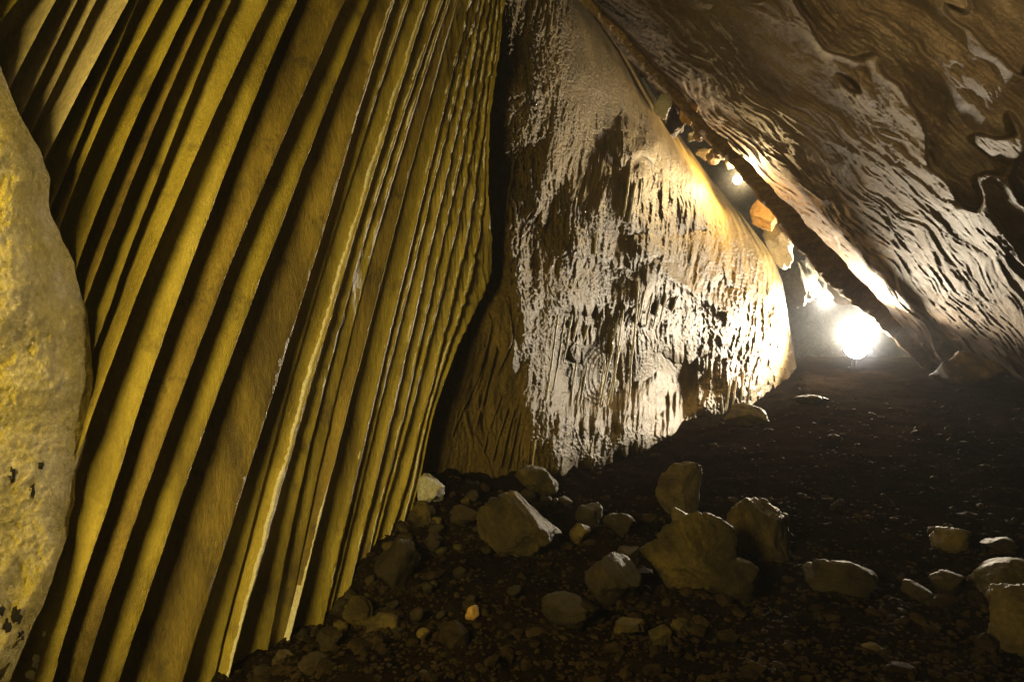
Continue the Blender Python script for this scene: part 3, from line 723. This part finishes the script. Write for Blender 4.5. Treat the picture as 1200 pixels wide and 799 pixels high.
def cleft_stones():
    rs = random.Random(8)
    for k in range(26):
        t = (k + rs.random() * .8) / 26
        y = 12 + t * 190; xl = float(lerpline(CS, np.array([y]))[0]); xr = float(np.interp(y, [p[1] for p in RIM], [p[0] for p in RIM]))
        x = xl + (xr - xl) * rs.uniform(.25, .95); sz = rs.uniform(10, 20)
        if abs(x - 864) < 18 and abs(y - 211) < 20: continue
        rock(x - sz / 2, y - sz * .4, x + sz / 2, y + sz * .4, (M_far, M_rock_dark, M_rock_tan, M_ceil)[k % 4], 'small broken stone jammed in the narrow cleft under the ceiling edge',
             300 + k, rs.uniform(-.8, .8), Y=9.2 + 2.6 * t + rs.uniform(0, .5), sub=3, rough=.2, name='cleft_stone', cat='stone', group='broken stones jammed in the cleft')
cleft_stones()

def curved_drape():
    pts = [(905,240),(925,252),(940,268),(952,288),(965,308),(978,332),(986,352)]
    n = 40; t = np.linspace(0, 1, n)
    xs = smooth_curve(np.interp(t, np.linspace(0, 1, 7), [p[0] for p in pts]), 9); ys = smooth_curve(np.interp(t, np.linspace(0, 1, 7), [p[1] for p in pts]), 9)
    Y = 14.2 + 2.2 * t
    c = ray(xs, ys) * Y[:, None]
    wd = .12 + .05 * np.sin(t * 9)
    ang = np.arange(10) / 10 * 2 * np.pi
    ring = np.stack([np.cos(ang) * .8, np.sin(ang) * 2.2, np.sin(ang + .4)], -1)
    V = c[:, None] + ring[None] * (wd * (1 + .3 * pn(t * 20, t * 0, 3)))[:, None, None]
    Q = [(a * 10 + b, a * 10 + (b + 1) % 10, (a + 1) * 10 + (b + 1) % 10, (a + 1) * 10 + b) for a in range(n - 1) for b in range(10)]
    tag(mesh_np('flowstone_drape', V, Q, M_cent), 'thin curved pale drape of flowstone framing the far opening', 'flowstone')
curved_drape()

# ------------------------------------------------------------------ lamps
def ring_mesh(prof_, n=28):
    V, Q = [], []
    for (r, d) in prof_:
        for k in range(n):
            a = k / n * 2 * math.pi; V.append((r * math.cos(a), d, r * math.sin(a)))
    for i in range(len(prof_) - 1):
        for k in range(n): Q.append((i * n + k, i * n + (k + 1) % n, (i + 1) * n + (k + 1) % n, (i + 1) * n + k))
    return V, Q
def box_v(x0, x1, y0, y1, z0, z1):
    V = [(x, y, z) for x in (x0, x1) for y in (y0, y1) for z in (z0, z1)]
    return V, [(0, 1, 3, 2), (4, 6, 7, 5), (0, 4, 5, 1), (2, 3, 7, 6), (0, 2, 6, 4), (1, 5, 7, 3)]
def lamp(loc, R, label, glow, leg, rotz=0, rotx=0):
    r = empty('cave_lamp', loc, label, 'lamp', 'lamps lighting the cave'); r.rotation_euler = (rotx, 0, rotz)
    def part(nm, VQ, m, sm=True):
        o = mesh_np(nm, VQ[0], VQ[1], m, None, sm); o.parent = r; return o
    part('housing', ring_mesh([(.02 * R, .9 * R), (.45 * R, .88 * R), (.62 * R, .6 * R), (1.0 * R, .0), (1.08 * R, -.02 * R), (1.08 * R, -.10 * R), (1.0 * R, -.10 * R)]), M_metal)
    part('glass', ring_mesh([(1.0 * R, -.06 * R), (.85 * R, -.22 * R), (.5 * R, -.34 * R), (.02 * R, -.38 * R)]), glow)
    if leg <= 0: return r
    part('bracket', box_v(-.12 * R, .12 * R, .25 * R, .40 * R, -leg, -.5 * R), M_metal, False)
    part('base_plate', box_v(-.6 * R, .6 * R, -.1 * R, .9 * R, -leg - .03, -leg), M_metal, False)
    return r
lamp(MAIN, .30, 'brilliant white floodlight on the crest of the slope, largest of the lamps', M_glow, .50)
lamp(UPPER, .075, 'small warm lamp high in the crack beside the flowstone wall', M_glow_warm, 0)
lamp(MID, .10, 'small lamp in the far opening, between the other two lamps', M_glow_warm, 0)
lamp(SIDE, .14, 'warm lamp on the right behind the camera', emit_mat('warm lamp glass', (1, .84, .5), 8), .9, rotz=math.pi)
fl = lamp(FILL, .75, 'unseen yellow lamp beside the camera that lights the fluted wall, with a large round diffuser added for soft shadows', emit_mat('yellow lamp glass', (1, .8, .3), 3), 1.0)  # out of view; wide diffuser body added to soften the flute shadows
fl.rotation_euler = (FILL_AIM - FILL).to_track_quat('-Y', 'Z').to_euler()

# ------------------------------------------------------------------ thin mist in the cave air
def lamp_mist(loc, size, dens, label, pw=2.0):
    V, T = ICO[3]
    o = mesh_np('lamp_mist', V * np.array(size), T, None); o.location = loc
    m = bpy.data.materials.new('smoky mist'); m.use_nodes = True; nt = m.node_tree
    nt.nodes.remove(nt.nodes['Principled BSDF'])
    v = nt.nodes.new('ShaderNodeVolumePrincipled'); tc = nt.nodes.new('ShaderNodeTexCoord'); mp = nt.nodes.new('ShaderNodeMapping'); mp.inputs['Scale'].default_value = tuple(1 / q for q in size)
    gr = nt.nodes.new('ShaderNodeTexGradient'); gr.gradient_type = 'SPHERICAL'
    p1 = nt.nodes.new('ShaderNodeMath'); p1.operation = 'POWER'; p1.inputs[1].default_value = pw
    p2 = nt.nodes.new('ShaderNodeMath'); p2.operation = 'MULTIPLY'; p2.inputs[1].default_value = dens
    nt.links.new(tc.outputs['Object'], mp.inputs[0]); nt.links.new(mp.outputs[0], gr.inputs[0]); nt.links.new(gr.outputs['Fac'], p1.inputs[0])
    nt.links.new(p1.outputs[0], p2.inputs[0]); nt.links.new(p2.outputs[0], v.inputs['Density'])
    v.inputs['Color'].default_value = (.88, .92, 1.0, 1)
    nt.links.new(v.outputs[0], nt.nodes['Material Output'].inputs['Volume'])
    o.data.materials.append(m); tag(o, label, kind='stuff')
lamp_mist(MAIN + Vector((.1, .6, .45)), (2.4, 3.0, 1.6), .05, 'smoky glowing mist around the brilliant floodlight')
lamp_mist(MAIN + Vector((0, -.1, 0)), (1.1, 1.1, 1.1), .45, 'dense mist added to imitate glare right round the floodlight glass', 3.0)  # added mist ball, stands in for lens glare
lamp_mist(MID, (.8, .8, .8), .03, 'faint mist added to imitate the halo round the small far lamp')  # added mist ball, stands in for the lamp's halo
lamp_mist(UPPER, (.5, .5, .5), .08, 'faint mist added to imitate the halo round the small upper lamp')  # halo of this lamp, likewise an added mist ball

def haze():
    o = mesh_np('haze', *box_v(-9, 30, -6, 34, -6, 22), None, None, False)
    m = bpy.data.materials.new('cave mist'); m.use_nodes = True; nt = m.node_tree
    nt.nodes.remove(nt.nodes['Principled BSDF'])
    v = nt.nodes.new('ShaderNodeVolumePrincipled'); v.inputs['Density'].default_value = .0016
    v.inputs['Color'].default_value = (.92, .94, 1.0, 1); v.inputs['Anisotropy'].default_value = .3
    nt.links.new(v.outputs[0], nt.nodes['Material Output'].inputs['Volume'])
    o.data.materials.append(m); tag(o, kind='stuff')
haze()
